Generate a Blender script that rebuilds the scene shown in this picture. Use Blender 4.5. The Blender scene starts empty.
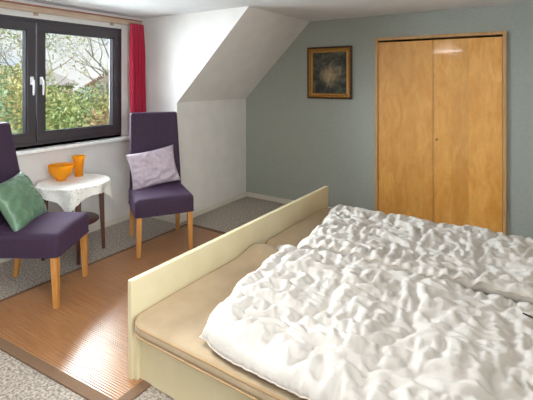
import bpy, bmesh, math, random
import numpy as np
from mathutils import Vector, Matrix, noise
from math import sin, cos, pi, radians, sqrt
random.seed(7)
SC = bpy.context.scene
COL = SC.collection

# ------------------------------------------------------------------ materials
def srgb(h):
    h = h.lstrip('#')
    c = [int(h[i:i+2], 16)/255 for i in (0, 2, 4)]
    return tuple((x/12.92 if x <= .04045 else ((x+.055)/1.055)**2.4) for x in c) + (1,)

def mat(name, c1, c2=None, rough=.6, scale=20, stretch=(1, 1, 1), detail=4, bump=0, bscale=None, bdist=.01,
        metal=0, sheen=0, coat=0, lo=.35, hi=.65, distort=0, spec=.5, trans=0, sss=0, space='Object'):
    m = bpy.data.materials.new(name); m.use_nodes = True
    nt = m.node_tree; N = nt.nodes; L = nt.links
    b = N['Principled BSDF']
    b.inputs['Roughness'].default_value = rough
    b.inputs['Metallic'].default_value = metal
    b.inputs['Sheen Weight'].default_value = sheen
    b.inputs['Sheen Roughness'].default_value = .4
    b.inputs['Coat Weight'].default_value = coat
    b.inputs['Coat Roughness'].default_value = .08
    b.inputs['Specular IOR Level'].default_value = spec
    b.inputs['Transmission Weight'].default_value = trans
    if sss:
        b.inputs['Subsurface Weight'].default_value = sss
        b.inputs['Subsurface Scale'].default_value = .02
    tc = N.new('ShaderNodeTexCoord'); mp = N.new('ShaderNodeMapping')
    mp.inputs['Scale'].default_value = stretch
    L.new(tc.outputs[space], mp.inputs['Vector'])
    col = srgb(c1)
    b.inputs['Base Color'].default_value = col
    if c2:
        n = N.new('ShaderNodeTexNoise'); n.inputs['Scale'].default_value = scale
        n.inputs['Detail'].default_value = detail; n.inputs['Distortion'].default_value = distort
        L.new(mp.outputs[0], n.inputs['Vector'])
        r = N.new('ShaderNodeValToRGB')
        r.color_ramp.elements[0].position = lo; r.color_ramp.elements[1].position = hi
        r.color_ramp.elements[0].color = col; r.color_ramp.elements[1].color = srgb(c2)
        L.new(n.outputs['Fac'], r.inputs[0]); L.new(r.outputs[0], b.inputs['Base Color'])
    if bump:
        n2 = N.new('ShaderNodeTexNoise'); n2.inputs['Scale'].default_value = bscale or scale*2
        n2.inputs['Detail'].default_value = 3
        L.new(mp.outputs[0], n2.inputs['Vector'])
        bp = N.new('ShaderNodeBump'); bp.inputs['Strength'].default_value = bump; bp.inputs['Distance'].default_value = bdist
        L.new(n2.outputs['Fac'], bp.inputs['Height']); L.new(bp.outputs[0], b.inputs['Normal'])
    m['bsdf'] = b.name
    return m

M = {}
M['wall_white'] = mat('plaster_white', '#e0dbd7', '#dad5d1', .85, 6, bump=.25, bscale=160, bdist=.002)
M['ceiling'] = mat('plaster_ceiling', '#d8d6d6', '#d2d0d0', .85, 6, bump=.25, bscale=120, bdist=.002)
M['wall_green'] = mat('wall_grey_green', '#a6aaa1', '#9ea299', .8, 30, stretch=(1, 1, 3), bump=.35, bscale=110, bdist=.003)
M['base'] = mat('baseboard_cream', '#d6cfc2', None, .5)
M['carpet'] = mat('carpet_speckle', '#8e8075', '#d6cabd', .95, 70, detail=8, bump=1, bscale=110, bdist=.02, lo=.36, hi=.62)
M['sill'] = mat('sill_white', '#efefee', '#e6e6e5', .35, 30)
M['win_frame'] = mat('window_profile_dark', '#3a3439', '#332d33', .38, 40, stretch=(1, 1, 8), coat=.2)
M['gasket'] = mat('glazing_bead_dark', '#3a383a', None, 1.0, spec=0)
M['handle_white'] = mat('handle_white', '#e6e6e8', None, .3)
M['cream'] = mat('bed_lacquer_cream', '#dacdaa', '#d4c6a0', .38, 5, bump=.05, bscale=60)
M['topper'] = mat('topper_beige', '#b6a082', '#ad9779', .85, 7, bump=.5, bscale=45, bdist=.006, sheen=.2)
M['piping'] = mat('piping_beige', '#b3946c', None, .8)
M['mattress'] = mat('mattress_beige', '#bfa37e', None, .9)
M['duvet'] = mat('duvet_white_cotton', '#cfc8c1', '#c8c1b9', .8, 9, bump=.4, bscale=55, bdist=.008, sheen=.1)
def crinkle(m):
    nt = m.node_tree; N = nt.nodes; L = nt.links; b = N['Principled BSDF']
    old = b.inputs['Normal'].links[0].from_node
    tc = N.new('ShaderNodeTexCoord'); n = N.new('ShaderNodeTexNoise'); n.noise_type = 'RIDGED_MULTIFRACTAL'
    n.inputs['Scale'].default_value = 14; n.inputs['Detail'].default_value = 5; n.inputs['Distortion'].default_value = 1.2
    L.new(tc.outputs['Object'], n.inputs['Vector'])
    bp = N.new('ShaderNodeBump'); bp.inputs['Strength'].default_value = .35; bp.inputs['Distance'].default_value = .006
    L.new(n.outputs['Fac'], bp.inputs['Height']); L.new(old.outputs[0], bp.inputs['Normal']); L.new(bp.outputs[0], b.inputs['Normal'])
crinkle(M['duvet'])
M['duvet_seam'] = mat('duvet_seam', '#cfc3b6', None, .8)
M['tag'] = mat('tag_dark', '#33302e', None, .8)
M['velvet'] = mat('upholstery_purple', '#37213a', '#2e1a32', .8, 60, sheen=.25, bump=.2, bscale=300, bdist=.001)
M['velvet'].node_tree.nodes['Principled BSDF'].inputs['Sheen Tint'].default_value = srgb('#a070a8')
M['beech'] = mat('beech_wood', '#c98f4e', '#b67a3b', .4, 12, stretch=(6, 6, .6), coat=.15, bump=.05)
M['dark_wood'] = mat('walnut_dark', '#5a2f26', '#45241d', .4, 12, stretch=(6, 6, .6), coat=.2)
M['lilac'] = mat('satin_lilac', '#b9a9b4', '#ad9ca9', .4, 30, sheen=.2, bump=.2, bscale=70, bdist=.004)
M['green_satin'] = mat('satin_green', '#5f7d62', '#557259', .36, 30, sheen=.2, bump=.2, bscale=70, bdist=.004)
M['rail'] = mat('rail_wood', '#b79f8a', '#a68c76', .45, 14, stretch=(6, .4, 6))
M['rail_track'] = mat('rail_track', '#8a5a48', None, .5)
M['metal'] = mat('brass', '#9a7a3c', None, .3, metal=1)
M['gold'] = mat('gilt_gold', '#b5853c', '#8a5a24', .35, 60, metal=.35, bump=.4, bscale=90, bdist=.003)
M['gold_dark'] = mat('gilt_dark', '#4a2c18', '#3a2010', .5, 40)
M['gold_light'] = mat('gilt_light', '#dcae62', '#b98640', .35, 70, metal=.5)
M['rug_border'] = mat('rug_border_brown', '#7d6048', '#70543e', .85, 200, bump=.4, bscale=300, bdist=.002)
M['globe'] = mat('lamp_opal', '#f3efe6', None, .3)
M['wardrobe_frame'] = mat('maple_edge', '#cda06c', '#c0905c', .35, 10, stretch=(5, 5, .5))
M['gap_dark'] = mat('shadow_gap', '#2a1a10', None, .8)

def bamboo():
    m = mat('bamboo_slats', '#b8875c', '#946442', .28, 3.0, stretch=(.7, 60, 1), detail=5, coat=.36, lo=.3, hi=.7)
    nt = m.node_tree; N = nt.nodes; L = nt.links; b = N['Principled BSDF']
    b.inputs['Coat Roughness'].default_value = .15
    return m
M['bamboo'] = bamboo()

def maple(seam):
    m = bpy.data.materials.new('maple_veneer'); m.use_nodes = True
    nt = m.node_tree; N = nt.nodes; L = nt.links; b = N['Principled BSDF']
    b.inputs['Roughness'].default_value = .42
    b.inputs['Coat Weight'].default_value = .6; b.inputs['Coat Roughness'].default_value = .07
    tc = N.new('ShaderNodeTexCoord')
    mp = N.new('ShaderNodeMapping'); mp.inputs['Scale'].default_value = (7, 7, 2.2)
    L.new(tc.outputs['Object'], mp.inputs[0])
    n = N.new('ShaderNodeTexNoise'); n.inputs['Scale'].default_value = 1.6; n.inputs['Detail'].default_value = 7
    n.inputs['Distortion'].default_value = 1.2; L.new(mp.outputs[0], n.inputs['Vector'])
    r = N.new('ShaderNodeValToRGB')
    r.color_ramp.elements[0].position = .3; r.color_ramp.elements[1].position = .72
    r.color_ramp.elements[0].color = srgb('#dc9640'); r.color_ramp.elements[1].color = srgb('#f0b25e')
    L.new(n.outputs['Fac'], r.inputs[0])
    # flame figure and veneer leaves with slightly different tone
    sx = N.new('ShaderNodeSeparateXYZ'); L.new(tc.outputs['Object'], sx.inputs[0])
    mu = N.new('ShaderNodeMath'); mu.operation = 'MULTIPLY'; mu.inputs[1].default_value = 1/seam; L.new(sx.outputs['X'], mu.inputs[0])
    fl = N.new('ShaderNodeMath'); fl.operation = 'FLOOR'; L.new(mu.outputs[0], fl.inputs[0])
    wn = N.new('ShaderNodeTexWhiteNoise'); wn.noise_dimensions = '1D'; L.new(fl.outputs[0], wn.inputs['W'])
    mr = N.new('ShaderNodeMapRange'); mr.inputs['To Min'].default_value = .90; mr.inputs['To Max'].default_value = 1.06
    L.new(wn.outputs['Value'], mr.inputs['Value'])
    mp2 = N.new('ShaderNodeMapping'); mp2.inputs['Scale'].default_value = (22, 22, 9)
    L.new(tc.outputs['Object'], mp2.inputs[0])
    n2 = N.new('ShaderNodeTexNoise'); n2.inputs['Scale'].default_value = 1; n2.inputs['Detail'].default_value = 5; n2.inputs['Distortion'].default_value = 2.5
    L.new(mp2.outputs[0], n2.inputs['Vector'])
    mr2 = N.new('ShaderNodeMapRange'); mr2.inputs['To Min'].default_value = .84; mr2.inputs['To Max'].default_value = 1.12
    L.new(n2.outputs['Fac'], mr2.inputs['Value'])
    m3 = N.new('ShaderNodeMath'); m3.operation = 'MULTIPLY'; L.new(mr.outputs[0], m3.inputs[0]); L.new(mr2.outputs[0], m3.inputs[1])
    vm = N.new('ShaderNodeVectorMath'); vm.operation = 'SCALE'
    L.new(r.outputs[0], vm.inputs[0]); L.new(m3.outputs[0], vm.inputs['Scale'])
    L.new(vm.outputs[0], b.inputs['Base Color'])
    return m
M['maple'] = maple(.148)

def amber():
    m = bpy.data.materials.new('amber_glass'); m.use_nodes = True
    nt = m.node_tree; N = nt.nodes; L = nt.links; b = N['Principled BSDF']
    b.inputs['Base Color'].default_value = srgb('#ffb628'); b.inputs['Roughness'].default_value = .08
    b.inputs['Transmission Weight'].default_value = .45; b.inputs['IOR'].default_value = 1.3
    b.inputs['Subsurface Weight'].default_value = .5; b.inputs['Subsurface Radius'].default_value = (.05, .02, .002)
    b.inputs['Subsurface Scale'].default_value = .3
    tl = N.new('ShaderNodeBsdfTranslucent'); tl.inputs[0].default_value = srgb('#ffc040')
    mx = N.new('ShaderNodeMixShader'); mx.inputs[0].default_value = .55
    L.new(b.outputs[0], mx.inputs[1]); L.new(tl.outputs[0], mx.inputs[2]); L.new(mx.outputs[0], N['Material Output'].inputs[0])
    tc = N.new('ShaderNodeTexCoord'); n = N.new('ShaderNodeTexNoise'); n.inputs['Scale'].default_value = 18; n.inputs['Distortion'].default_value = 2
    L.new(tc.outputs['Object'], n.inputs['Vector'])
    r = N.new('ShaderNodeValToRGB'); r.color_ramp.elements[0].color = srgb('#ffbe30'); r.color_ramp.elements[1].color = srgb('#ffdc58')
    r.color_ramp.elements[0].position = .4; r.color_ramp.elements[1].position = .6
    L.new(n.outputs['Fac'], r.inputs[0]); L.new(r.outputs[0], b.inputs['Base Color'])
    return m
M['amber'] = amber()

def glass():
    m = bpy.data.materials.new('window_glass'); m.use_nodes = True
    nt = m.node_tree; N = nt.nodes; L = nt.links; N.remove(N['Principled BSDF'])
    t = N.new('ShaderNodeBsdfTransparent'); g = N.new('ShaderNodeBsdfGlossy'); g.inputs['Roughness'].default_value = .02
    t.inputs[0].default_value = (.96, .98, .97, 1)
    f = N.new('ShaderNodeFresnel'); f.inputs[0].default_value = 1.35
    mx = N.new('ShaderNodeMixShader'); L.new(f.outputs[0], mx.inputs[0]); L.new(t.outputs[0], mx.inputs[1]); L.new(g.outputs[0], mx.inputs[2])
    L.new(mx.outputs[0], N['Material Output'].inputs[0])
    return m
M['glass'] = glass()

def lace():
    m = mat('lace_cotton', '#e3e0da', '#d8d4cd', .9, 50)
    nt = m.node_tree; N = nt.nodes; L = nt.links; b = N['Principled BSDF']
    tc = N.new('ShaderNodeTexCoord')
    at = N.new('ShaderNodeAttribute'); at.attribute_name = 'edge'
    v = N.new('ShaderNodeTexVoronoi'); v.inputs['Scale'].default_value = 85; L.new(tc.outputs['Object'], v.inputs['Vector'])
    gt = N.new('ShaderNodeMath'); gt.operation = 'LESS_THAN'; gt.inputs[1].default_value = .22; L.new(v.outputs['Distance'], gt.inputs[0])
    mm = N.new('ShaderNodeMath'); mm.operation = 'MULTIPLY'; L.new(gt.outputs[0], mm.inputs[0]); L.new(at.outputs['Fac'], mm.inputs[1])
    iv = N.new('ShaderNodeMath'); iv.operation = 'SUBTRACT'; iv.inputs[0].default_value = 1; L.new(mm.outputs[0], iv.inputs[1])
    L.new(iv.outputs[0], b.inputs['Alpha'])
    return m
M['lace'] = lace()

def curtain_mat():
    m = mat('curtain_red', '#e04466', '#d23356', .8, 30, sheen=.2)
    nt = m.node_tree; N = nt.nodes; L = nt.links; b = N['Principled BSDF']
    b.inputs['Transmission Weight'].default_value = 0
    tl = N.new('ShaderNodeBsdfTranslucent'); tl.inputs[0].default_value = srgb('#e0304c')
    mx = N.new('ShaderNodeMixShader'); mx.inputs[0].default_value = .4
    L.new(b.outputs[0], mx.inputs[1]); L.new(tl.outputs[0], mx.inputs[2]); L.new(mx.outputs[0], N['Material Output'].inputs[0])
    # small pale dots woven into the cloth
    tc = N.new('ShaderNodeTexCoord'); v = N.new('ShaderNodeTexVoronoi'); v.inputs['Scale'].default_value = 34
    v.inputs['Randomness'].default_value = 0
    L.new(tc.outputs['Object'], v.inputs['Vector'])
    r = N.new('ShaderNodeValToRGB'); r.color_ramp.elements[0].position = .14; r.color_ramp.elements[1].position = .2
    r.color_ramp.elements[0].color = srgb('#e0607a'); r.color_ramp.elements[1].color = srgb('#d23356')
    L.new(v.outputs['Distance'], r.inputs[0]); L.new(r.outputs[0], b.inputs['Base Color'])
    return m
M['curtain'] = curtain_mat()

def painting():
    m = bpy.data.materials.new('dark_landscape_canvas'); m.use_nodes = True
    nt = m.node_tree; N = nt.nodes; L = nt.links; b = N['Principled BSDF']
    b.inputs['Roughness'].default_value = .35
    tc = N.new('ShaderNodeTexCoord'); n = N.new('ShaderNodeTexNoise'); n.inputs['Scale'].default_value = 11; n.inputs['Detail'].default_value = 8
    n.inputs['Distortion'].default_value = 1.0
    L.new(tc.outputs['Object'], n.inputs['Vector'])
    g = N.new('ShaderNodeMapping'); g.inputs['Location'].default_value = (-.02, 0, .12); g.inputs['Scale'].default_value = (6.5, 1, 5.4)
    L.new(tc.outputs['Object'], g.inputs[0])
    gr = N.new('ShaderNodeTexGradient'); gr.gradient_type = 'SPHERICAL'; L.new(g.outputs[0], gr.inputs[0])
    a = N.new('ShaderNodeMath'); a.operation = 'MULTIPLY_ADD'; a.inputs[1].default_value = .38
    L.new(gr.outputs['Fac'], a.inputs[0])
    s = N.new('ShaderNodeMath'); s.operation = 'MULTIPLY'; s.inputs[1].default_value = .8; L.new(n.outputs['Fac'], s.inputs[0])
    L.new(s.outputs[0], a.inputs[2])
    r = N.new('ShaderNodeValToRGB'); e = r.color_ramp.elements
    e[0].position = .3; e[0].color = srgb('#17150f'); e[1].position = .95; e[1].color = srgb('#b9a27c')
    x = e.new(.42); x.color = srgb('#3c3f30'); x = e.new(.54); x.color = srgb('#6a5f45'); x = e.new(.68); x.color = srgb('#97805e')
    L.new(a.outputs[0], r.inputs[0]); L.new(r.outputs[0], b.inputs['Base Color'])
    return m
M['painting'] = painting()

# ------------------------------------------------------------------ object helpers
def obj(name, bm, m=None, parent=None, smooth=False, loc=None, rot=None):
    me = bpy.data.meshes.new(name)
    bmesh.ops.recalc_face_normals(bm, faces=bm.faces)
    bm.to_mesh(me); bm.free()
    if m: me.materials.append(M[m] if isinstance(m, str) else m)
    o = bpy.data.objects.new(name, me); COL.objects.link(o)
    if smooth:
        for p in me.polygons: p.use_smooth = True
        if smooth is not True:
            me.set_sharp_from_angle(angle=radians(smooth))
    if parent: o.parent = parent
    if loc: o.location = loc
    if rot: o.rotation_euler = rot
    return o

def tag(o, label, cat, group=None, kind=None):
    o['label'] = label; o['category'] = cat
    if group: o['group'] = group
    if kind: o['kind'] = kind
    return o

def thing(name, label, cat, loc=(0, 0, 0), rz=0, group=None):
    o = bpy.data.objects.new(name, None); COL.objects.link(o); o.empty_display_size = .1
    o.location = loc; o.rotation_euler = (0, 0, rz)
    return tag(o, label, cat, group)

def struct(name, bm, m, parent=None, **k):
    o = obj(name, bm, m, parent, **k)
    if not parent: o['kind'] = 'structure'
    return o

def box(bm, a, b, bevel=0, seg=2):
    x0, y0, z0 = a; x1, y1, z1 = b
    r = bmesh.ops.create_cube(bm, size=1)
    vs = r['verts']
    for v in vs:
        v.co = Vector((x0+(v.co.x+.5)*(x1-x0), y0+(v.co.y+.5)*(y1-y0), z0+(v.co.z+.5)*(z1-z0)))
    if bevel:
        es = list({e for v in vs for e in v.link_edges})
        bmesh.ops.bevel(bm, geom=es, offset=bevel, segments=seg, profile=.6, affect='EDGES')
    return bm

def bbox_bm(a, b, bevel=0, seg=2): return box(bmesh.new(), a, b, bevel, seg)

def prism(bm, pts, vec):
    """extrude polygon pts (list of 3D) along vec"""
    v0 = [bm.verts.new(p) for p in pts]; v1 = [bm.verts.new(Vector(p)+Vector(vec)) for p in pts]
    bm.faces.new(v0); bm.faces.new(v1[::-1]); n = len(pts)
    for i in range(n): bm.faces.new((v0[i], v0[(i+1) % n], v1[(i+1) % n], v1[i]))
    return bm

def lathe(bm, prof, n=32, wob=None):
    rings = []
    for (r, z) in prof:
        ring = []
        for i in range(n):
            a = 2*pi*i/n; rr = r
            if wob: rr = wob(r, z, a)
            ring.append(bm.verts.new((rr*cos(a), rr*sin(a), z)))
        rings.append(ring)
    for a, b in zip(rings, rings[1:]):
        for i in range(n): bm.faces.new((a[i], a[(i+1) % n], b[(i+1) % n], b[i]))
    bm.faces.new(rings[0][::-1]); bm.faces.new(rings[-1])
    return bm

def tube(bm, pts, rad, n=8, closed=False):
    rings = []; m = len(pts); pts = [Vector(p) for p in pts]
    up = Vector((0, 0, 1)); prev = None
    for i, p in enumerate(pts):
        if closed: t = pts[(i+1) % m]-pts[i-1]
        else: t = pts[min(i+1, m-1)]-pts[max(i-1, 0)]
        t.normalize()
        ref = prev if prev else (up if abs(t.z) < .9 else Vector((1, 0, 0)))
        s = t.cross(ref).normalized(); u = s.cross(t).normalized(); prev = u
        r = rad[i] if isinstance(rad, (list, tuple)) else rad
        rings.append([bm.verts.new(p+r*(cos(2*pi*k/n)*s+sin(2*pi*k/n)*u)) for k in range(n)])
    for i in range(m if closed else m-1):
        a, b = rings[i], rings[(i+1) % m]
        for k in range(n): bm.faces.new((a[k], a[(k+1) % n], b[(k+1) % n], b[k]))
    if not closed:
        bm.faces.new(rings[0][::-1]); bm.faces.new(rings[-1])
    return bm

def rrect(cx, cy, a, b, r, straight=14, arc=7):
    """points of rounded rect (constant topology)"""
    r = max(min(r, a-1e-4, b-1e-4), 1e-5); P = []
    cor = [(a-r, b-r, 0), (-a+r, b-r, pi/2), (-a+r, -b+r, pi), (a-r, -b+r, 3*pi/2)]
    for i, (x, y, a0) in enumerate(cor):
        for k in range(arc): 
            t = a0+(pi/2)*k/(arc-1); P.append((cx+x+r*cos(t), cy+y+r*sin(t)))
        nx, ny, na = cor[(i+1) % 4]
        e = P[-1]; f = (cx+nx+r*cos(na), cy+ny+r*sin(na))
        for k in range(1, straight): P.append((e[0]+(f[0]-e[0])*k/straight, e[1]+(f[1]-e[1])*k/straight))
    return P

def soft_slab(a, b, z0, z1, rc, re, fn=None, inner=8, edge=5, straight=14, cx=0, cy=0, rb=None, sidefn=None):
    """rounded slab; rc corner radius in plan, re edge radius; fn(x,y,d)->dz for the top."""
    bm = bmesh.new(); rings = []
    rb = re if rb is None else rb
    lev = []
    for k in range(edge+1):                      # bottom edge
        t = pi/2*k/edge; lev.append((rb*(1-sin(t)), z0+rb*(1-cos(t)), 0))
    for k in range(edge+1):                      # top edge
        t = pi/2*k/edge; lev.append((re*(1-cos(t)), z1-re*(1-sin(t)), k/edge))
    mx = min(a, b)
    for k in range(1, inner+1): lev.append((re+(mx-.004-re)*(k/inner), z1, 1))
    for (d, z, w) in lev:
        pts = rrect(cx, cy, a-d, b-d, rc-d*.8, straight)
        ring = []
        for (x, y) in pts:
            zz = z+(fn(x, y, d)*w if fn else 0)
            p = Vector((x, y, zz))
            if sidefn: p = sidefn(p)
            ring.append(bm.verts.new(p))
        rings.append(ring)
    n = len(rings[0])
    for p, q in zip(rings, rings[1:]):
        for i in range(n): bm.faces.new((p[i], p[(i+1) % n], q[(i+1) % n], q[i]))
    bm.faces.new(rings[0][::-1]); bm.faces.new(rings[-1])
    return bm

def nz(x, y, z=0, s=1): return noise.noise(Vector((x*s, y*s, z*s)))

# ------------------------------------------------------------------ room shell
XK, YB, YC, YC2, XW = -3.158, 4.363, 3.133, .79, -3.70   # knee wall, back wall, dormer cheeks, window wall
ZC, ZK, XS = 2.183, 1.263, -2.235
XR, YF = .62, -1.5                                     # right and front wall

struct('floor', bbox_bm((XW-.1, YF-.1, -.12), (XR+.1, YB+.7, 0)), 'carpet')
struct('ceiling', bbox_bm((XW-.1, YF-.1, ZC), (XR+.1, YB+.1, ZC+.12)), 'ceiling')
struct('wall_left', bbox_bm((XK-.1, YC+.1, 0), (XK, YB, ZK)), 'wall_white')
struct('wall_left_near', bbox_bm((XK-.1, YF, 0), (XK, YC2-.1, ZK)), 'wall_white')
def slope(y0, y1):
    bm = bmesh.new()
    prism(bm, [(XK, y0, ZK), (XS, y0, ZC), (XS-.14, y0, ZC), (XK-.1, y0, ZK+.04), (XK-.1, y0, ZK)], (0, y1-y0, 0)); return bm
struct('ceiling_slope', slope(YC+.1, YB), 'wall_white')
struct('ceiling_slope_near', slope(YF, YC2-.1), 'wall_white')
def cheek(y0, y1):
    bm = bmesh.new()
    prism(bm, [(XW, y0, 0), (XK, y0, 0), (XK, y0, ZK), (XS, y0, ZC), (XW, y0, ZC)], (0, y1-y0, 0)); return bm
struct('wall_dormer_right', cheek(YC, YC+.1), 'wall_white')
struct('wall_dormer_left', cheek(YC2-.1, YC2), 'wall_white')
# window wall with opening
WY0, WY1, WZ0, WZ1 = 1.05, 2.858, .925, 2.042
bm = bmesh.new()
box(bm, (XW-.12, YC2-.1, 0), (XW, YC+.1, WZ0)); box(bm, (XW-.12, YC2-.1, WZ1), (XW, YC+.1, ZC))
box(bm, (XW-.12, YC2-.1, WZ0), (XW, WY0, WZ1)); box(bm, (XW-.12, WY1, WZ0), (XW, YC+.1, WZ1))
struct('wall_window', bm, 'wall_white')
# back wall with the recess of the built-in wardrobe
WX0, WX1, WZT = -1.450, -.236, 1.946
bm = bmesh.new()
box(bm, (XK-.1, YB, 0), (WX0+.02, YB+.1, ZC)); box(bm, (WX1-.02, YB, 0), (XR+.1, YB+.1, ZC)); box(bm, (WX0+.02, YB, WZT-.02), (WX1-.02, YB+.1, ZC))
struct('wall_back', bm, 'wall_green')
# right wall, with an added unseen window beside the camera for fill light
RY0, RY1, RZ0, RZ1 = -.5, .9, .9, 2.0
bm = bmesh.new()
box(bm, (XR, YF, 0), (XR+.1, YB, RZ0)); box(bm, (XR, YF, RZ1), (XR+.1, YB, ZC))
box(bm, (XR, YF, RZ0), (XR+.1, RY0, RZ1)); box(bm, (XR, RY1, RZ0), (XR+.1, YB, RZ1))
struct('wall_right', bm, 'wall_white')
struct('wall_front', bbox_bm((XK-.1, YF-.1, 0), (XR+.1, YF, ZC)), 'wall_white')
# baseboards
BH = .055
struct('baseboard_back', bbox_bm((XK, YB-.016, 0), (WX0, YB, BH), .003), 'base')
struct('baseboard_back_right', bbox_bm((WX1, YB-.016, 0), (XR, YB, BH), .003), 'base')
struct('baseboard_left', bbox_bm((XK, YC, 0), (XK+.016, YB-.016, BH), .003), 'base')
struct('baseboard_window', bbox_bm((XW, YC2, 0), (XW+.016, YC, BH), .003), 'base')
struct('baseboard_dormer', bbox_bm((XW+.016, YC-.016, 0), (XK+.016, YC, BH), .003), 'base')

# ------------------------------------------------------------------ windows
def make_window(name, y0, y1, z0, z1, x):
    """two-sash window in the plane x, inside towards +x"""
    root = bpy.data.objects.new(name, None); COL.objects.link(root); root['kind'] = 'structure'
    root.location = (x, (y0+y1)/2, z0)
    w = (y1-y0)/2; h = z1-z0
    bm = bmesh.new(); f = .045
    box(bm, (-.075, -w, 0), (.004, w, f), .004); box(bm, (-.075, -w, h-f), (.004, w, h), .004)
    box(bm, (-.075, -w, f), (.004, -w+f, h-f), .004); box(bm, (-.075, w-f, f), (.004, w, h-f), .004)
    obj('window_frame', bm, 'win_frame', root)
    for s in (-1, 1):
        a, b = (-w+f-.012, -.004) if s < 0 else (.004, w-f+.012)
        c, d = f-.012, h-f+.012; g = .075
        bm = bmesh.new()
        box(bm, (-.06, a, c), (.022, b, c+g), .006); box(bm, (-.06, a, d-g), (.022, b, d), .006)
        box(bm, (-.06, a, c+g-.004), (.022, a+g, d-g+.004), .006); box(bm, (-.06, b-g, c+g-.004), (.022, b, d-g+.004), .006)
        sash = obj('sash', bm, 'win_frame', root)
        bm = bmesh.new(); q = .009
        A, B, C_, D = a+g-.002, b-g+.002, c+g-.002, d-g+.002
        box(bm, (-.045, A, C_), (.012, B, C_+q)); box(bm, (-.045, A, D-q), (.012, B, D))
        box(bm, (-.045, A, C_+q), (.012, A+q, D-q)); box(bm, (-.045, B-q, C_+q), (.012, B, D-q))
        obj('glazing_bead', bm, 'gasket', sash)
        obj('pane', bbox_bm((-.052, A-.004, C_-.004), (-.046, B+.004, D+.004)), 'glass', sash)
        # handle: rose plate and a lever pointing down
        hy = (b-g/2) if s < 0 else (a+g/2); hz = h*.5+.01
        bm = bmesh.new()
        box(bm, (.021, hy-.014, hz-.035), (.032, hy+.014, hz+.035), .004)
        tube(bm, [(.03, hy, hz), (.055, hy, hz)], .008, 10)
        tube(bm, [(.055, hy, hz+.008), (.058, hy, hz-.03), (.058, hy, hz-.08), (.054, hy, hz-.125)], [.009, .0095, .009, .007], 10)
        obj('handle', bm, 'handle_white', sash, smooth=40)
        bm = bmesh.new()
        for zz in (c+.06, d-.12):
            yy = a-.004 if s < 0 else b+.004
            tube(bm, [(.026, yy, zz), (.026, yy, zz+.06)], .007, 8)
        obj('hinge', bm, 'win_frame', sash, smooth=40)
    return root
make_window('window_1', WY0, WY1, WZ0, WZ1, XW)
w2 = make_window('added_window', -.7, .7, RZ0, RZ1, XW)  # unseen window, added so fill light can enter from the right
w2.location = (XR, (RY0+RY1)/2, RZ0); w2.rotation_euler = (0, 0, pi)
struct('trim_1', bbox_bm((XW-.11, WY0-.07, .872), (XW+.085, WY1+.07, .902), .006), 'sill')
bpy.data.objects['trim_1'].name = 'trim_1'
# outer sill strip hidden joint under the frame
struct('trim_2', bbox_bm((XW-.05, WY0, .902), (XW+.0, WY1, .925)), 'sill')

# ------------------------------------------------------------------ curtain rail and curtain
RX = -3.60
rail = thing('curtain_rail', 'pale wooden curtain rail with a track running above the dark window', 'curtain rail', (RX, 1.96, 2.10))
obj('rail_board', bbox_bm((-.009, -1.16, -.022), (.009, 1.08, .028), .003), 'rail', rail)
obj('track', bbox_bm((-.008, -1.16, .026), (.020, 1.08, .040), .002), 'rail_track', rail)
for yy in (-.9, .0, .78):
    bm = bmesh.new(); box(bm, (-.1, yy-.012, -.008), (-.009, yy+.012, .012), .002); box(bm, (-.1, yy-.02, -.035), (-.094, yy+.02, .035))
    obj('bracket', bm, 'rail', rail)
def make_curtain():
    bm = bmesh.new(); ny, nzz = 90, 40; G = []
    for j in range(nzz+1):
        t = j/nzz; z = 2.095-t*1.30; row = []
        spread = .076+.026*t*t+.006*sin(t*5)
        for i in range(ny+1):
            s = i/ny*2-1
            amp = (.006+.018*min(1, t*5+.2))*(1+.3*nz(s*2, t*2, 3))
            ph = s*pi*4.2+.7*nz(s*1.5, t*1.2, 9)
            y = 2.963+s*spread*1.05+.012*sin(ph*2+1)*.5+.030*t*t-.01
            x = RX+.034+amp*sin(ph)+.004*nz(s*5, t*6, 1)-.004*t
            row.append(bm.verts.new((x-RX, y-3.03, z-2.1)))
        G.append(row)
    for j in range(nzz):
        for i in range(ny): bm.faces.new((G[j][i], G[j][i+1], G[j+1][i+1], G[j+1][i]))
    o = obj('curtain', bm, 'curtain', smooth=True, loc=(RX, 3.03, 2.1))
    sm = o.modifiers.new('thick', 'SOLIDIFY'); sm.thickness = .0025
    return tag(o, 'red gathered curtain hanging at the right end of the window', 'curtain')
make_curtain()

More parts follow.
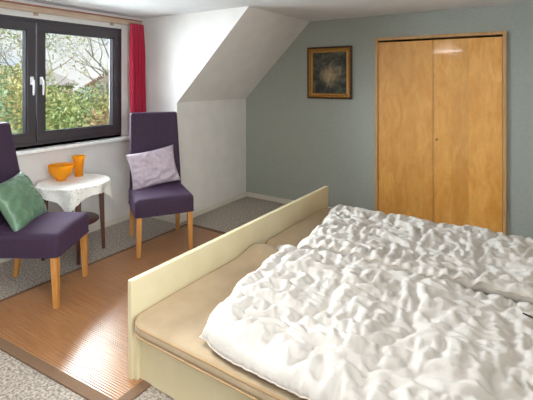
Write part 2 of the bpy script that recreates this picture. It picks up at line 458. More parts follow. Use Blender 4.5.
# ------------------------------------------------------------------ built-in wardrobe
def wardrobe():
    cx = (WX0+WX1)/2; w = (WX1-WX0)/2
    r = thing('wardrobe', 'tall built-in honey maple wardrobe with two glossy doors in the grey-green wall', 'wardrobe', (cx, YB, 0))
    f = .030
    bm = bmesh.new()
    box(bm, (-w, -.024, 0), (-w+f, .55, WZT), .002); box(bm, (w-f, -.024, 0), (w, .55, WZT), .002)
    box(bm, (-w+f, -.024, WZT-f), (w-f, .006, WZT), .002); box(bm, (-w+f, .006, WZT-.008), (w-f, .54, WZT)); box(bm, (-w+f, -.004, 0), (w-f, .55, .05), .002)
    box(bm, (-w+f, .54, .05), (w-f, .55, WZT))
    obj('cabinet_body', bm, 'wardrobe_frame', r)
    xs = -.012 + 0.0
    xs = (-.866) - cx       # split between the doors
    for k, (a, b) in enumerate(((-w+f+.003, xs-.002), (xs+.002, w-f-.003))):
        d = obj('cabinet_door', bbox_bm((a, -.014, .054), (b, .006, WZT-f-.020), .0015), 'maple', r)
        if k == 1:
            bm = bmesh.new()
            tube(bm, [(a+.034, -.0139, 0.915), (a+.034, -.017, 0.915)], .011, 12)
            obj('keyhole_plate', bm, 'metal', d, smooth=40)
            bm = bmesh.new()
            tube(bm, [(a+.034, -.017, 0.915), (a+.034, -.04, 0.915)], .0028, 8)
            tube(bm, [(a+.034+.012*cos(t*pi/6), -.042, 0.915+.009*sin(t*pi/6)-.002) for t in range(12)], .002, 6, closed=True)
            obj('key', bm, 'metal', d, smooth=40)
    return r
wardrobe()

# ------------------------------------------------------------------ picture
def picture():
    W, Hh = .272, .296
    r = thing('framed_painting', 'small dark landscape painting in a stepped gold frame on the grey-green wall', 'painting', (-1.982, YB, 1.582))
    def ring(prof, name, m):
        bm = bmesh.new(); rings = []
        for (d, y) in prof:
            a, b = W-d, Hh-d
            rings.append([bm.verts.new(p) for p in ((-a, y, -b), (a, y, -b), (a, y, b), (-a, y, b))])
        k = len(rings)
        for i in range(k):
            p, q = rings[i], rings[(i+1) % k]
            for j in range(4): bm.faces.new((p[j], p[(j+1) % 4], q[(j+1) % 4], q[j]))
        return obj(name, bm, m, r)
    ring([(0, -.002), (0, -.030), (.012, -.034), (.016, -.026), (.016, -.002)], 'outer_moulding', 'gold_dark')
    ring([(.0161, -.002), (.0161, -.028), (.026, -.038), (.038, -.036), (.046, -.022), (.046, -.002)], 'gilt_moulding', 'gold')
    ring([(.0461, -.002), (.0461, -.026), (.056, -.030), (.064, -.018), (.064, -.002)], 'inner_fillet', 'gold_light')
    obj('canvas', bbox_bm((-W+.064, -.014, -Hh+.064), (W-.064, -.003, Hh-.064)), 'painting', r)
picture()

# ------------------------------------------------------------------ rug
def rug():
    x0, x1, y0, y1 = -3.05, -1.585, 1.13, 3.205
    r = thing('bamboo_rug', 'brown bamboo slat rug with a dark cloth border on the carpet', 'rug', ((x0+x1)/2, (y0+y1)/2, 0), 0)
    a, b = (x1-x0)/2, (y1-y0)/2; e = .058
    def skew(bm):
        for v in bm.verts: v.co.y += (.022+.045*(v.co.x/a))*.5*(1-v.co.y/b)-.012
        return bm
    bm = bmesh.new(); z0, z1 = .001, .0105
    box(bm, (-a, -b, z0), (a, -b+e, z1), .003); box(bm, (-a, b-e*.6, z0), (a, b, z1), .003)
    box(bm, (-a, -b+e, z0), (-a+e*.5, b-e*.6, z1), .003); box(bm, (a-e, -b+e, z0), (a, b-e*.6, z1), .003)
    obj('cloth_border', skew(bm), 'rug_border', r)
    bm = bmesh.new(); pitch = .0135; n = int((2*b-e*1.6)/pitch); xa, xb = -a+e*.5-.002, a-e+.002
    prev = None
    prof = [(0, .003), (.0008, .006), (.0018, .0080), (.0062, .0083), (.0108, .0080), (.0118, .006), (.0126, .003)]
    for i in range(n):
        yy = -b+e-.001+i*pitch
        for (dy, z) in prof:
            v = (bm.verts.new((xa, yy+dy, z)), bm.verts.new((xb, yy+dy, z)))
            if prev: bm.faces.new((prev[0], prev[1], v[1], v[0]))
            prev = v
    obj('slats', skew(bm), 'bamboo', r, smooth=50)
rug()

# ------------------------------------------------------------------ bed
BA = radians(.9)      # slight turn of the bed
BO = Vector((-1.722, 1.368, 0))
bed = thing('double_bed', 'low cream lacquered double bed frame with a plain footboard', 'bed', BO, -BA)
BL, BW = 2.10, 2.245       # length in x, width in y
obj('footboard', bbox_bm((0, 0, .0), (.030, BW, .497), .0025), 'cream', bed)
obj('side_rail', bbox_bm((.030, .032, .005), (BL, .056, .20), .002), 'cream', bed)
obj('side_rail', bbox_bm((.030, BW-.056, .005), (BL, BW-.032, .20), .002), 'cream', bed)
obj('headboard', bbox_bm((BL, 0, 0), (BL+.03, BW, .80), .0025), 'cream', bed)
obj('corner_post', bbox_bm((.030, .012, .005), (.055, .032, .235), .002), 'cream', bed)
bm = bmesh.new()
for k in range(14): box(bm, (.1+k*.145, .056, .075), (.17+k*.145, BW-.056, .095))
obj('slatted_base', bm, 'beech', bed)

def local(o, p): return o.matrix_world.inverted() @ Vector(p)
def mattress(y0, y1, lab):
    cx, cy = 1.06, (y0+y1)/2
    bm = soft_slab(1.015, (y1-y0)/2, .0955, .247, .05, .03, cx=cx, cy=cy)
    o = obj('mattress', bm, 'mattress', smooth=True, loc=BO, rot=(0, 0, -BA))
    return tag(o, lab, 'mattress')
mattress(.060, 1.115, 'beige mattress in the near half of the bed under the topper')
mattress(1.125, BW-.060, 'beige mattress in the far half of the bed under the topper')

def topper(y0, y1, z0, z1, lab, fn, grp=None):
    r = thing('mattress_topper', lab, 'mattress topper', BO, -BA)
    a, b = 1.027, (y1-y0)/2; cx, cy = .031+a, (y0+y1)/2
    sx = .09
    bm = soft_slab(a, b, z0, z1, sx, .028, fn=fn, inner=22, straight=60, cx=cx, cy=cy)
    obj('pad', bm, 'topper', r, smooth=True)
    for zz, off in ((z0+.006, .001), (z1-.014, -.001)):
        bm = bmesh.new()
        pts = rrect(cx, cy, a+off-.004, b+off-.002, sx, 60)
        tube(bm, [(x, y, zz+(fn(x, y, .02)*(.75 if zz > z0+.02 else 0))) for x, y in pts], .0048, 6, closed=True)
        obj('piping', bm, 'piping', r, smooth=True)
def fn1(x, y, d):
    h = .008*nz(x*2.2, y*2.2, 1)+.005*nz(x*6, y*6, 2)+.002*nz(x*15, y*15, 5)
    q = math.exp(-((y-.98)/.09)**2)*math.exp(-((x-.17)/.13)**2)      # rumpled fold near the middle
    h += .065*q
    h += -.02*math.exp(-(d/.03)**2)*0
    h += .012*math.exp(-((x-.03)/.05)**2)
    return h
def fn2(x, y, d):
    return .006*nz(x*2.2, y*2.2, 7)+.004*nz(x*6, y*6, 8)+.015*math.exp(-((x-.03)/.05)**2)-.02*max(0, (y-1.9))
topper(-.028, 1.118, .256, .322, 'beige quilted mattress topper nearest the camera with a rumpled fold by the footboard', fn1)
topper(1.128, BW-.025, .248, .318, 'beige quilted mattress topper in the far half of the bed next to the wardrobe side', fn2)

# ------------------------------------------------------------------ duvets : cloth relaxed on a padded base
def waves(X, Y, l0, l1, n, sd):
    r = np.random.RandomState(sd); out = np.zeros_like(X)
    for _ in range(n):
        th = r.rand()*2*np.pi; l = l0*(l1/l0)**r.rand(); k = 2*np.pi/l
        out += np.sin(k*(np.cos(th)*X+np.sin(th)*Y)+r.rand()*6.28)
    return out*np.sqrt(2/n)

def relax(P, B, target, K, ex, ey, iters, zfloor, kxy, lim, damp=.86):
    """let a sheet with a surplus of cloth (ex, ey) buckle over the padding 'target'"""
    NX, NY = X_ = P.shape[:2]
    springs = []; cnt = np.zeros((NX, NY))
    for (di, dj, w) in ((1, 0, 1), (0, 1, 1), (1, 1, .7), (1, -1, .7), (2, 1, .3), (2, -1, .3), (1, 2, .3), (1, -2, .3), (3, 0, .2), (0, 3, .2), (2, 2, .2), (2, -2, .2)):
        i0 = slice(0, NX-di); i1 = slice(di, NX)
        if dj >= 0: j0 = slice(0, NY-dj); j1 = slice(dj, NY)
        else: j0 = slice(-dj, NY); j1 = slice(0, NY+dj)
        d = B[i1, j1]-B[i0, j0]
        c2 = di*di/(di*di+dj*dj)
        L = np.sqrt((d**2).sum(-1))*(1+(ex*c2+ey*(1-c2))[i0, j0])
        springs.append((i0, i1, j0, j1, L, w)); cnt[i0, j0] += w; cnt[i1, j1] += w
    V = np.zeros_like(P)
    for it in range(iters):
        D = np.zeros_like(P)
        for (i0, i1, j0, j1, L, w) in springs:
            d = P[i1, j1]-P[i0, j0]; l = np.sqrt((d*d).sum(-1))+1e-9
            c = (w*.5*(l-L)/l)[..., None]*d
            D[i0, j0] += c; D[i1, j1] -= c
        D *= 1.7/cnt[..., None]
        D[..., 2] += K*(target-P[..., 2])
        D[..., :2] += kxy*(B[..., :2]-P[..., :2])
        V = damp*V+D*.6
        sp = np.sqrt((V*V).sum(-1))
        V *= np.minimum(1, lim/(sp+1e-9))[..., None]
        P = P+V
        P[..., 2] = np.maximum(P[..., 2], zfloor)
    return P

def up2(A):
    """double the grid resolution"""
    n, m = A.shape[:2]; r = np.zeros((2*n-1, 2*m-1)+A.shape[2:])
    r[::2, ::2] = A; r[1::2, ::2] = (A[1:]+A[:-1])/2; r[:, 1::2] = (r[:, 2::2]+r[:, :-2:2])/2
    Q = r.copy(); Q[1:-1, 1:-1] = (r[1:-1, 1:-1]*4+r[2:, 1:-1]+r[:-2, 1:-1]+r[1:-1, 2:]+r[1:-1, :-2])/8
    return Q

def sim_duvet(corner, NX, NY, base_h, excess, seams, seed, zfloor, fine=.052, KF=.0035):
    s, t = np.meshgrid(np.linspace(0, 1, NX), np.linspace(0, 1, NY), indexing='ij')
    X, Y = corner(s, t)
    Hh = base_h(X, Y, s, t); dz, kk = seams(X, Y, s, t)
    P = np.stack([X, Y, Hh], -1); B = P.copy(); B[..., 2] = Hh
    P[..., 2] += .010*waves(X, Y, .12, .3, 60, seed+1)+.006*waves(X, Y, .3, .6, 24, seed+5)
    ex = excess*np.clip(1+.5*waves(X, Y, .25, .8, 20, seed+2), .2, 2.4)
    ey = excess*np.clip(1+.5*waves(X, Y, .25, .8, 20, seed+3), .2, 2.4)
    P = relax(P, B, Hh+dz, KF+kk, ex, ey, 220, zfloor, .006, .006)
    # second stage: small sharp creases on top of the large folds
    P = up2(P); X, Y = P[..., 0], P[..., 1]; B2 = P.copy()
    wx = X+.03*waves(X, Y, .2, .5, 12, seed+31); wy = Y+.03*waves(X, Y, .2, .5, 12, seed+32)
    edge = np.minimum(np.minimum(np.linspace(0, 1, P.shape[0])[:, None], 1-np.linspace(0, 1, P.shape[0])[:, None])*1.7,
                      np.minimum(np.linspace(0, 1, P.shape[1])[None, :], 1-np.linspace(0, 1, P.shape[1])[None, :])*1.1)
    m_ = np.clip(edge/.06, 0, 1)
    P[..., 2] += m_*(.006*np.abs(waves(wx, wy, .16, .40, 26, seed+21)))
    P[..., 2] += .0012*waves(X, Y, .04, .10, 60, seed+11)
    B2 = P.copy()
    aw = waves(X, Y, .2, .6, 24, seed+12); am = np.clip(1+.5*waves(X, Y, .2, .6, 24, seed+13), .3, 2)
    ex = fine*am*np.clip(1+1.2*aw, .1, 2.4)          # creases run one way here, another way there
    ey = fine*am*np.clip(1-1.2*aw, .1, 2.4)
    P = relax(P, B2, B2[..., 2], .007, ex, ey, 190, zfloor, .012, .0025)
    return P

def duvet_mesh(P, zb, name, lab):
    NX, NY, _ = P.shape
    bm = bmesh.new()
    T = [[bm.verts.new(P[i, j]) for j in range(NY)] for i in range(NX)]
    for i in range(NX-1):
        for j in range(NY-1): bm.faces.new((T[i][j], T[i+1][j], T[i+1][j+1], T[i][j+1]))
    # underside: a coarse flat lining joined at the border
    loop = [T[i][0] for i in range(NX)]+[T[NX-1][j] for j in range(1, NY)]+[T[i][NY-1] for i in range(NX-2, -1, -1)]+[T[0][j] for j in range(NY-2, 0, -1)]
    cx = P[..., 0].mean(); cy = P[..., 1].mean()
    low = []
    hx = (P[..., 0].max()-P[..., 0].min())/2; hy = (P[..., 1].max()-P[..., 1].min())/2
    for v in loop:
        low.append(bm.verts.new((v.co.x+(cx-v.co.x)/hx*.03, v.co.y+(cy-v.co.y)/hy*.05, zb)))
    n = len(loop)
    for k in range(n): bm.faces.new((loop[k], loop[(k+1) % n], low[(k+1) % n], low[k]))
    cv = bm.verts.new((cx, cy, zb))
    for k in range(n): bm.faces.new((low[k], low[(k+1) % n], cv))
    o = obj(name, bm, 'duvet', smooth=True)
    sides = ([P[i, 0] for i in range(0, NX, 2)], [P[i, NY-1] for i in range(0, NX, 2)], [P[0, j] for j in range(0, NY, 2)])
    for side in sides:
        b2 = bmesh.new(); tube(b2, [Vector(p)+Vector((0, 0, .001)) for p in side], .0032, 6)
        obj('hem', b2, 'duvet_seam', o, smooth=True)
    return tag(o, lab, 'duvet'), loop

ZT = .345
def edgef(d, w): return np.sqrt(np.clip(1-(1-np.clip(d/w, 0, 1))**2, 0, 1))
def bil(c00, c10, c11, c01, wav=0, seed=0):
    def f(s, t):
        X = (1-s)*(1-t)*c00[0]+s*(1-t)*c10[0]+s*t*c11[0]+(1-s)*t*c01[0]
        Y = (1-s)*(1-t)*c00[1]+s*(1-t)*c10[1]+s*t*c11[1]+(1-s)*t*c01[1]
        g = .022*np.exp(-(t/.07)**2-(s/.05)**2) if seed == 1 else 0
        X = X+g; Y = Y+g
        X = X+wav*(1-s)*np.sin(t*9+seed)*.5+wav*(1-s)*np.sin(t*23+seed)*.3
        Y = Y+wav*(1-t)*np.sin(s*8+seed*2)*.4+wav*t*np.sin(s*10+seed*3)*.6
        return X, Y
    return f
def puff(X, Y, cells, h):
    a = np.abs(np.sin(pi*X/cells[0]))*np.abs(np.sin(pi*Y/cells[1]))
    return h*np.sqrt(a)

# near duvet
def seams1(X, Y, s, t):
    cw, ch = .40, .36; X = X+.03*np.sin(Y*9)+.015*np.sin(Y*23); Y = Y+.03*np.sin(X*8)
    u = np.abs(((X+1.30)/cw+.5) % 1-.5)*cw; v = np.abs(((Y-1.36)/ch+.5) % 1-.5)*ch
    g = np.exp(-(u/.018)**2)+np.exp(-(v/.018)**2); g = np.minimum(g, 1)
    inner = (s > .05)*(t > .05)*(t < .97)
    return -.014*g*inner, .015*g*inner
def base1(X, Y, s, t):
    d = np.minimum(s*1.65, t*1.1)
    h = ZT+.010+.068*edgef(d, .12)+.007*waves(X, Y, .28, .6, 20, 77)*edgef(d, .3)
    h += .02*np.sin(X*3.1+1)*np.sin(Y*4.3)
    h += .035*np.exp(-((X+.22)/.16)**2-((Y-1.62)/.2)**2)       # high puff near the headboard side
    h += .045*np.exp(-((X+1.18)/.09)**2-((Y-1.48)/.10)**2)       # rolled corner
    h -= .016*np.clip((t-.68)/.22, 0, 1)
    h -= .05*np.clip((t-.945)/.03, 0, 1)
    return h
P1 = sim_duvet(bil((-1.285, 1.345), (.30, 1.335), (.30, 2.47), (-1.475, 2.47), .03, 1), 116, 80, base1, .05, seams1, 11, zfloor=ZT-.005)
tt = np.linspace(0, 1, P1.shape[1])[None, :]
P1[..., 2] -= .03*np.clip((tt-.94)/.02, 0, 1); P1[..., 2] = np.maximum(P1[..., 2], ZT-.004)
d1, _ = duvet_mesh(P1, ZT-.012, 'duvet', 'rumpled white duvet on the near half of the bed, closest to the camera')
# far duvet: its near edge lies over the near duvet
def seams2(X, Y, s, t):
    cw, ch = .38, .36; X = X+.03*np.sin(Y*9)+.015*np.sin(Y*23); Y = Y+.03*np.sin(X*8)
    u = np.abs(((X+1.42)/cw+.5) % 1-.5)*cw; v = np.abs(((Y-2.42)/ch+.5) % 1-.5)*ch
    g = np.exp(-(u/.018)**2)+np.exp(-(v/.018)**2); g = np.minimum(g, 1)
    inner = (s > .05)*(t > .1)*(t < .95)
    return -.012*g*inner, .012*g*inner
def base2(X, Y, s, t):
    d = np.minimum(s*1.7, (1-t)*1.1)
    h = ZT+.008+.072*edgef(d, .12)+.006*waves(X, Y, .28, .6, 20, 78)*edgef(d, .3)+.036*np.exp(-(t/.12)**2)*np.clip(s*8, 0, 1)
    h += .014*np.sin(X*4.1)*np.sin(Y*5.3)
    return h
P2 = sim_duvet(bil((-1.33, 2.42), (.30, 2.385), (.30, 3.36), (-1.50, 3.44), .03, 4), 116, 72, base2, .05, seams2, 23, zfloor=ZT-.004)
for k, dz in enumerate((.022, .009, .003)): P2[:, k, 2] -= dz
d2, _ = duvet_mesh(P2, ZT-.006, 'duvet', 'rumpled white duvet on the far half of the bed, on the wardrobe side')

k = np.unravel_index(np.argmin((P1[..., 0]+.035)**2+(P1[..., 1]-2.235)**2), P1.shape[:2]); q = P1[k]
bm = bmesh.new(); box(bm, (-.022, -.005, 0), (.022, .005, .0012))
obj('care_tag', bm, 'tag', d1, loc=(q[0], q[1], q[2]+.004), rot=(radians(15), 0, radians(-25)))

# ------------------------------------------------------------------ high-back chairs
def make_chair(label, loc, rz):
    r = thing('dining_chair', label, 'chair', loc, rz, 'purple upholstered high-back chairs')
    W, D = .25, .27
    def crown(x, y, d): return .016*(1-(x/D)**2)*(1-(y/W)**2)+.003*nz(x*6, y*6, 4)
    bm = soft_slab(D, W, .335, .485, .035, .035, fn=crown, inner=8, straight=10, rb=.006)
    st = obj('seat', bm, 'velvet', r, smooth=True)
    bm = bmesh.new()
    tube(bm, [(x, y, .341) for x, y in rrect(0, 0, D+.0005, W+.0005, .035, 10)], .004, 6, closed=True)
    obj('piping', bm, 'velvet', st, smooth=True)
    # backrest: slab leaning back, slightly bowed, narrower at top
    def lean(p):
        # p local slab: x->width, y->height, z->thickness
        t = (p.y+.42)/.84
        w = p.x*(1-.075*t)
        z = .335+t*.835
        x = -.262-.125*t**1.25-.02*(1-(p.x/.225)**2)*.5+p.z*(1-.25*t)
        return Vector((x, w, z))
    bm = soft_slab(.243, .42, 0, .085, .018, .022, inner=10, straight=16, sidefn=lean)
    obj('backrest', bm, 'velvet', r, smooth=True)
    for sx in (1, -1):
        for sy in (1, -1):
            bm = bmesh.new()
            x, y = sx*(D-.035), sy*(W-.035)
            if sx > 0: top, bot = (x, y), (x+.012, y+sy*.006)
            else: top, bot = (x+.0, y), (x-.045, y+sy*.004)
            a, b = .023, .016
            vs = []
            for (px, py), z, h in ((bot, .0, b), (top, .345, a)):
                vs.append([bm.verts.new((px+i*h, py+j*h, z)) for i, j in ((-1, -1), (1, -1), (1, 1), (-1, 1))])
            bm.faces.new(vs[0][::-1]); bm.faces.new(vs[1])
            for k in range(4): bm.faces.new((vs[0][k], vs[0][(k+1) % 4], vs[1][(k+1) % 4], vs[1][k]))
            bmesh.ops.bevel(bm, geom=[e for e in bm.edges], offset=.003, segments=2, affect='EDGES')
            obj('leg', bm, 'beech', r)
    return r
ZR = .0105
chR = make_chair('purple high-back chair with a lilac cushion, beside the red curtain', (-2.887, 2.652, ZR), radians(-32.7))
chL = make_chair('purple high-back chair with a green cushion, cut off by the left edge of the photo', (-2.962, 1.577, ZR), radians(33.4))

# ------------------------------------------------------------------ cushions
def pillow(w, h, th, seed, m, name, label):
    bm = bmesh.new(); n = 44; top = []; bot = []
    for i in range(n+1):
        a = []; b = []
        for j in range(n+1):
            u, v = i/n*2-1, j/n*2-1
            pin = 1-.09*(1-abs(v)**2)*abs(u)**3
            pin2 = 1-.09*(1-abs(u)**2)*abs(v)**3
            x, y = u*w*pin, v*h*pin2
            f = max(0, (1-abs(u)**3.0)*(1-abs(v)**3.0))**.55
            rad = math.atan2(v, u); rr = math.hypot(u, v)
            q = abs(nz(u*2.0+v*.6, v*2.4-u*.8, seed)); q2 = abs(nz(u*4.5, v*3.2+u*2, seed+4))
            cr = (.034*(.3-q)+.018*(.25-q2)) * min(1, f*1.5)
            a.append(bm.verts.new((x, y, th*f+cr)))
            if i in (0, n) or j in (0, n): b.append(a[-1])
            else: b.append(bm.verts.new((x, y, -th*.8*f+cr*.4)))
        top.append(a); bot.append(b)
    for i in range(n):
        for j in range(n):
            bm.faces.new((top[i][j], top[i+1][j], top[i+1][j+1], top[i][j+1]))
            q = [bot[i][j], bot[i][j+1], bot[i+1][j+1], bot[i+1][j]]
            if len(set(q)) == 4 and not all(v in (top[i][j], top[i+1][j], top[i+1][j+1], top[i][j+1]) for v in q):
                try: bm.faces.new(q)
                except ValueError: pass
    o = obj(name, bm, m, smooth=True)
    tag(o, label, 'cushion')
    return o
def place_on_chair(o, ch, off, lean, roll, yaw=0):
    # cushion plane: local x -> chair width, local y -> up, z -> chair front
    R = Matrix(((0, 0, 1), (1, 0, 0), (0, 1, 0))).to_4x4()
    Rl = Matrix.Rotation(lean, 4, 'Y'); Rr = Matrix.Rotation(roll, 4, 'X'); Ry = Matrix.Rotation(yaw, 4, 'Z')
    Mx = Matrix.Translation(ch.location) @ Matrix.Rotation(ch.rotation_euler.z, 4, 'Z') @ Matrix.Translation(off) @ Ry @ Rl @ Rr @ R
    o.matrix_world = Mx
c = pillow(.225, .175, .058, 3, 'lilac', 'cushion', 'shiny lilac satin cushion leaning on the chair beside the curtain')
place_on_chair(c, chR, (-.145, -.035, .665), radians(-16), radians(9))
c = pillow(.215, .185, .062, 8, 'green_satin', 'cushion', 'shiny green satin cushion leaning on the left chair')
place_on_chair(c, chL, (-.125, -.0, .635), radians(-30), radians(4))

# ------------------------------------------------------------------ side table, cloth, glassware
TC = Vector((-3.345, 2.10, 0)); TZ = .628
tb = thing('side_table', 'small round dark wooden side table with a lower shelf under the window', 'table', TC, math.atan2(.094, .343)*0)
bm = lathe(bmesh.new(), [(.272, TZ-.022), (.278, TZ-.018), (.278, TZ-.006), (.272, TZ-.002)], 48)
obj('tabletop', bm, 'dark_wood', tb, smooth=40)
bm = lathe(bmesh.new(), [(.195, .285), (.2, .289), (.2, .299), (.195, .303)], 48)
obj('shelf', bm, 'dark_wood', tb, smooth=40)
legang = [math.atan2(.225, .107), math.atan2(-.104, .227)]
legang += [legang[0]+pi, legang[1]+pi]
for a in legang:
    bm = bmesh.new(); p0 = Vector((cos(a)*.238, sin(a)*.238, .0)); p1 = Vector((cos(a)*.215, sin(a)*.215, TZ-.022))
    vs = []
    for p, h in ((p0, .013), (p1, .022)):
        vs.append([bm.verts.new((p.x+h*sqrt(2)*cos(a+k*pi/2+pi/4), p.y+h*sqrt(2)*sin(a+k*pi/2+pi/4), p.z)) for k in range(4)])
    bm.faces.new(vs[0][::-1]); bm.faces.new(vs[1])
    for k in range(4): bm.faces.new((vs[0][k], vs[0][(k+1) % 4], vs[1][(k+1) % 4], vs[1][k]))
    bmesh.ops.bevel(bm, geom=[e for e in bm.edges], offset=.002, segments=2, affect='EDGES')
    obj('leg', bm, 'dark_wood', tb)
def cloth():
    bm = bmesh.new(); n = 96; S = .355; R = .285; ang = radians(4)
    G = []; ed = {}
    for i in range(n+1):
        row = []
        for j in range(n+1):
            u, v = (i/n*2-1), (j/n*2-1)
            # scalloped border
            sc = 1+.012*abs(sin(v*pi*6))*(abs(u) > .97)+.012*abs(sin(u*pi*6))*(abs(v) > .97)
            x, y = u*S*sc, v*S*sc
            r = math.hypot(x, y); a = math.atan2(y, x)+ang
            if r <= R: px, py, pz = r*cos(a), r*sin(a), TZ+.0012
            else:
                h = r-R; k = min(1, h/.06)
                fold = .022*k*sin(a*9+.8)+.012*k*sin(a*4+2)
                rb = R+.004*min(1, h/.01)+.10*h+fold*.8
                q = min(h, .012)
                px, py, pz = rb*cos(a), rb*sin(a), TZ+.0012-(h-.35*q)*(1-.02)
            vv = bm.verts.new((px, py, pz)); row.append(vv)
            m_ = max(abs(u), abs(v)); ed[(i, j)] = 1.0 if (r > R*.80) else (0.0)
        G.append(row)
    for i in range(n):
        for j in range(n): bm.faces.new((G[i][j], G[i+1][j], G[i+1][j+1], G[i][j+1]))
    o = obj('tablecloth', bm, 'lace', smooth=True, loc=(TC.x, TC.y, 0))
    at = o.data.attributes.new('edge', 'FLOAT', 'POINT')
    k = 0
    for i in range(n+1):
        for j in range(n+1): at.data[k].value = ed[(i, j)]; k += 1
    return tag(o, 'white lace-edged tablecloth draped over the small round table', 'tablecloth')
cloth()
ZB = TZ+.0035
def shell(outer, t):
    """outer profile bottom->rim, returns closed profile with inner wall"""
    inner = [(max(r-t, .001), max(z, outer[0][1]+t)) for r, z in outer[::-1]]
    return outer+inner
def bw(r, z, a): return r*(1+.018*sin(a*8+z*60)*min(1, z/.04))
bm = lathe(bmesh.new(), shell([(.040, 0), (.043, .004), (.040, .012), (.058, .026), (.080, .052), (.096, .086), (.103, .120), (.106, .134)], .005)+[(.001, .01)], 48, bw)
o = obj('glass_bowl', bm, 'amber', smooth=50, loc=(-3.46, 2.05, ZB)); tag(o, 'wide amber orange glass bowl on the lace tablecloth', 'bowl')
bm = lathe(bmesh.new(), shell([(.032, 0), (.035, .004), (.035, .03), (.037, .07), (.041, .11), (.048, .148), (.055, .176), (.057, .184)], .004)+[(.001, .012)], 40, lambda r, z, a: r*(1+.02*sin(a*7-z*50)))
o = obj('glass_vase', bm, 'amber', smooth=50, loc=(-3.475, 2.225, ZB)); tag(o, 'slim flared amber orange glass vase beside the bowl', 'vase')

# ------------------------------------------------------------------ ceiling lamp added for fill light (above and before the frame)
lp = thing('fill_ceiling_lamp', 'white opal glass ceiling lamp, unseen, added for fill light above the foot of the bed', 'lamp', (-1.35, .75, ZC))
obj('rose', lathe(bmesh.new(), [(.06, -.03), (.065, -.025), (.065, -.001), (.06, 0)], 32), 'handle_white', lp, smooth=40)
gl = bpy.data.materials.new('opal_lit'); gl.use_nodes = True
b = gl.node_tree.nodes['Principled BSDF']; b.inputs['Base Color'].default_value = (.9, .88, .84, 1)
b.inputs['Emission Color'].default_value = (1, .9, .78, 1); b.inputs['Emission Strength'].default_value = 2.5
M['opal'] = gl
obj('shade', lathe(bmesh.new(), [(.02, -.16), (.09, -.15), (.14, -.115), (.155, -.08), (.14, -.045), (.06, -.03)], 40), 'opal', lp, smooth=50)

# ------------------------------------------------------------------ outside
GZ = -3.0
def simple(name, c1, c2, sc, rough=.9, **k): M[name] = mat(name, c1, c2, rough, sc, **k)
simple('grass', '#5d7138', '#7c8a4a', 3)
simple('bark', '#a09a90', '#877f74', 6)
simple('roof_red', '#b88470', '#a07060', 4)
simple('roof_grey', '#a09c98', '#8e8a88', 4)
simple('render_wall', '#b9a795', '#ac9a88', 2)
simple('leaf_green', '#8fa468', '#b6bf80', 3)
simple('leaf_yellow', '#cfc080', '#aeb47c', 3)
simple('leaf_rust', '#c0957c', '#a8a074', 3)
simple('leaf_dark', '#7f9a78', '#9aae84', 3)
o = obj('lawn', bbox_bm((-60, -30, GZ-.2), (-4.6, 60, GZ)), 'grass'); tag(o, 'green garden ground far below the window', 'ground', kind='structure')
def house(name, c, L, Wd, eave, ridge, rz, roofm, label):
    r = thing(name, label, 'house', (c[0], c[1], GZ), rz)
    e, g = eave-GZ, ridge-GZ
    bm = bmesh.new(); prism(bm, [(-Wd, -L, 0), (Wd, -L, 0), (Wd, -L, e), (0, -L, g-.15), (-Wd, -L, e)], (0, 2*L, 0)); obj('house_wall', bm, 'render_wall', r)
    bm = bmesh.new()
    for s in (-1, 1):
        k = (g-e)/Wd
        prism(bm, [(0, -L-.3, g), (s*(Wd+.4), -L-.3, e-.4*k), (s*(Wd+.4), -L-.3, e-.4*k+.15), (0, -L-.3, g+.15)], (0, 2*L+.6, 0))
    obj('roof', bm, roofm, r)
    bm = bbox_bm((-.3, -.3, g-.4), (.3, .3, g+.8)); obj('chimney', bm, 'roof_red', r)
    for yy in (-L*.5, L*.5):
        obj('window', bbox_bm((Wd-.02, yy-.5, e-1.8), (Wd+.04, yy+.5, e-.6)), 'win_frame', r)
house('house', (-30, 24.5), 3.6, 3.2, 1.2, 3.4, radians(50), 'roof_red', 'house with a reddish brown gabled roof behind the bare tree outside')
house('house', (-36, 15.5), 5, 3.6, 1.2, 2.6, radians(20), 'roof_grey', 'house with a low grey roof far behind the garden shrubs')

def leaves(bm, c, rad, n, size, rng):
    for _ in range(n):
        d = Vector((rng.gauss(0, 1), rng.gauss(0, 1), rng.gauss(0, 1))).normalized()
        rr = rng.random()**.4
        p = Vector(c)+Vector((d.x*rad[0]*rr, d.y*rad[1]*rr, d.z*rad[2]*rr))
        a = Vector((rng.gauss(0, 1), rng.gauss(0, 1), rng.gauss(0, 1))).normalized(); b = a.orthogonal().normalized()
        s = size*(.6+.8*rng.random())
        v = [bm.verts.new(p+a*s), bm.verts.new(p+b*s*.55), bm.verts.new(p-a*s), bm.verts.new(p-b*s*.55)]
        bm.faces.new(v)
def shrub(x, y, top, w, m, label, n=2600, seed=1):
    rng = random.Random(seed)
    r = thing('garden_shrub', label, 'shrub', (x, y, GZ), 0, 'shrubs in the garden outside')
    H_ = top-GZ; bm = bmesh.new()
    for k in range(6):
        cz = H_*(.35+.45*rng.random()); leaves(bm, (rng.uniform(-w, w)*.5, rng.uniform(-w, w)*.5, cz), (w*.6, w*.6, H_-cz), n//3, .055, rng)
    obj('foliage', bm, m, r)
    bm = bmesh.new()
    for k in range(5):
        a = rng.random()*6.28
        tube(bm, [(cos(a)*.08, sin(a)*.08, 0), (cos(a)*w*.3, sin(a)*w*.3, H_*.45), (cos(a)*w*.45, sin(a)*w*.45, H_*.8)], [.06, .04, .015], 6)
    obj('stem', bm, 'bark', r)
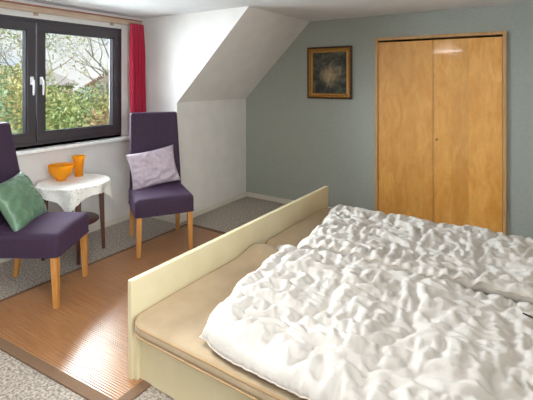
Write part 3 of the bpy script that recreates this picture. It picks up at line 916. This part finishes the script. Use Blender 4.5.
SH = [(-11.5, 4.4, 2.0, 1.3, 'leaf_dark', 'pale green shrub seen through the left window pane', 3000),
      (-12.5, 6.3, 1.95, 1.3, 'leaf_yellow', 'yellow autumn shrub seen at the left of the right window pane', 3400),
      (-11.5, 6.9, .85, 1.2, 'leaf_green', 'low green shrub at the bottom left of the right window pane', 3400),
      (-14, 8.6, 1.3, 1.5, 'leaf_green', 'mid-green shrub in the middle of the right window pane', 3600),
      (-10.5, 7.4, .75, 1.0, 'leaf_rust', 'rust red shrub low in the middle of the right window pane', 2600),
      (-12, 9.2, 1.25, 1.2, 'leaf_yellow', 'yellow-green shrub at the right edge of the right window pane', 3400),
      (-17, 11.8, 1.5, 1.7, 'leaf_dark', 'dark green shrub in front of the red-roofed house', 3400),
      (-18, 8.6, 2.2, 1.6, 'leaf_green', 'tall green shrub in front of the grey-roofed house', 3400)]
for k, (x, y, top, w, m, lab, n) in enumerate(SH): shrub(x, y, top, w, m, lab, n, 40+k)

def tree(x, y, h, label, seed, m='bark', r0=.17, crown=None):
    rng = random.Random(seed)
    r = thing('garden_tree', label, 'tree', (x, y, GZ))
    bm = bmesh.new(); tips = []
    def grow(p, d, L, rad, lev):
        n = 5; pts = [p.copy()]; q = p.copy(); dd = d.copy(); rr = [rad]
        for k in range(n):
            dd = (dd+Vector((rng.gauss(0, .13), rng.gauss(0, .13), rng.gauss(0, .08)+.03))).normalized()
            q = q+dd*L/n; pts.append(q.copy()); rr.append(rad*(1-.55*(k+1)/n))
        tube(bm, pts, rr, 6 if lev < 2 else 4)
        if lev >= 4: tips.append(q.copy()); return
        for k in range(rng.choice((3, 4)) if lev else 6):
            i = rng.choice((2, 3, 4, 5)) if lev else rng.choice((3, 4, 5, 5))
            ax = Vector((rng.gauss(0, 1), rng.gauss(0, 1), rng.gauss(0, .5))).normalized()
            nd = (dd*.75+ax*.75+Vector((0, 0, .15))).normalized()
            grow(pts[i], nd, L*rng.uniform(.55, .75), rr[i]*.62, lev+1)
    grow(Vector((0, 0, 0)), Vector((0, 0, 1)), h*.5, r0, 0)
    obj('branches', bm, m, r)
    if crown:
        bm = bmesh.new()
        for t in tips: leaves(bm, t, (.35, .35, .35), crown[1], .05, rng)
        obj('foliage', bm, crown[0], r)
tree(-16, 10.75, 8.6, 'bare grey tree with spreading branches seen through the right window pane', 3, crown=('leaf_yellow', 5), r0=.2)
tree(-19, 9.2, 8.6, 'tall thin tree with sparse leaves left of the bare tree outside', 9, crown=('leaf_green', 14), r0=.13)
tree(-18, 10.0*.82, 9.0, 'leafy slender tree seen through the left window pane', 15, crown=('leaf_green', 20), r0=.13)

# ------------------------------------------------------------------ world and light
w = bpy.data.worlds.new('sky'); SC.world = w; w.use_nodes = True
nt = w.node_tree; N = nt.nodes; L = nt.links; bg = N['Background']
tc = N.new('ShaderNodeTexCoord'); mp = N.new('ShaderNodeMapping'); mp.inputs['Scale'].default_value = (1, 1, 2.5)
L.new(tc.outputs['Generated'], mp.inputs[0])
n = N.new('ShaderNodeTexNoise'); n.inputs['Scale'].default_value = 3; n.inputs['Detail'].default_value = 6; L.new(mp.outputs[0], n.inputs['Vector'])
r = N.new('ShaderNodeValToRGB'); r.color_ramp.elements[0].position = .42; r.color_ramp.elements[1].position = .58
r.color_ramp.elements[0].color = (.62, .78, 1, 1); r.color_ramp.elements[1].color = (1, 1, 1, 1)
L.new(n.outputs['Fac'], r.inputs[0]); L.new(r.outputs[0], bg.inputs[0]); bg.inputs['Strength'].default_value = .48

def area(name, loc, rot, sx, sy, power, col, portal=False):
    l = bpy.data.lights.new(name, 'AREA'); l.shape = 'RECTANGLE'; l.size = sx; l.size_y = sy; l.energy = power; l.color = col
    if portal: l.cycles.is_portal = True
    o = bpy.data.objects.new(name, l); COL.objects.link(o); o.location = loc; o.rotation_euler = rot
    return o
area('window_daylight', (XW-.75, (WY0+WY1)/2, (WZ0+WZ1)/2+.35), (0, radians(-72), 0), 1.5, 2.6, 270, (.84, .92, 1))
area('right_window_fill', (XR+.35, (RY0+RY1)/2, (RZ0+RZ1)/2), (0, radians(90), 0), 1.1, 1.5, 85, (.86, .93, 1))  # fill light added behind the made-up right window
sl = bpy.data.lights.new('sun', 'SUN'); sl.energy = 2.6; sl.angle = radians(12); sl.color = (1, .96, .9)
so = bpy.data.objects.new('sun', sl); COL.objects.link(so); so.rotation_euler = Vector((-.8, -.35, -.75)).to_track_quat('-Z', 'Y').to_euler(); so.location = (5, 5, 8)
pl = bpy.data.lights.new('lamp_fill', 'AREA'); pl.shape = 'DISK'; pl.size = .5; pl.energy = 11; pl.color = (1, .97, .93)  # fill disk just below the shade of the added lamp
po = bpy.data.objects.new('lamp_fill', pl); COL.objects.link(po); po.location = (-1.35, .75, ZC-.17)

# ------------------------------------------------------------------ camera
cam = bpy.data.cameras.new('camera'); co = bpy.data.objects.new('camera', cam); COL.objects.link(co)
co.location = (0, 0, 1.5); co.rotation_euler = (radians(90), 0, math.atan((537.5-266.5)/416))
cam.sensor_width = 36; cam.lens = 36*416/533; cam.shift_y = -(200-80)/533; cam.clip_start = .02
SC.camera = co
SC.view_settings.view_transform = 'Standard'; SC.view_settings.look = 'None'; SC.view_settings.gamma = 1
SC.view_settings.exposure = 1.12
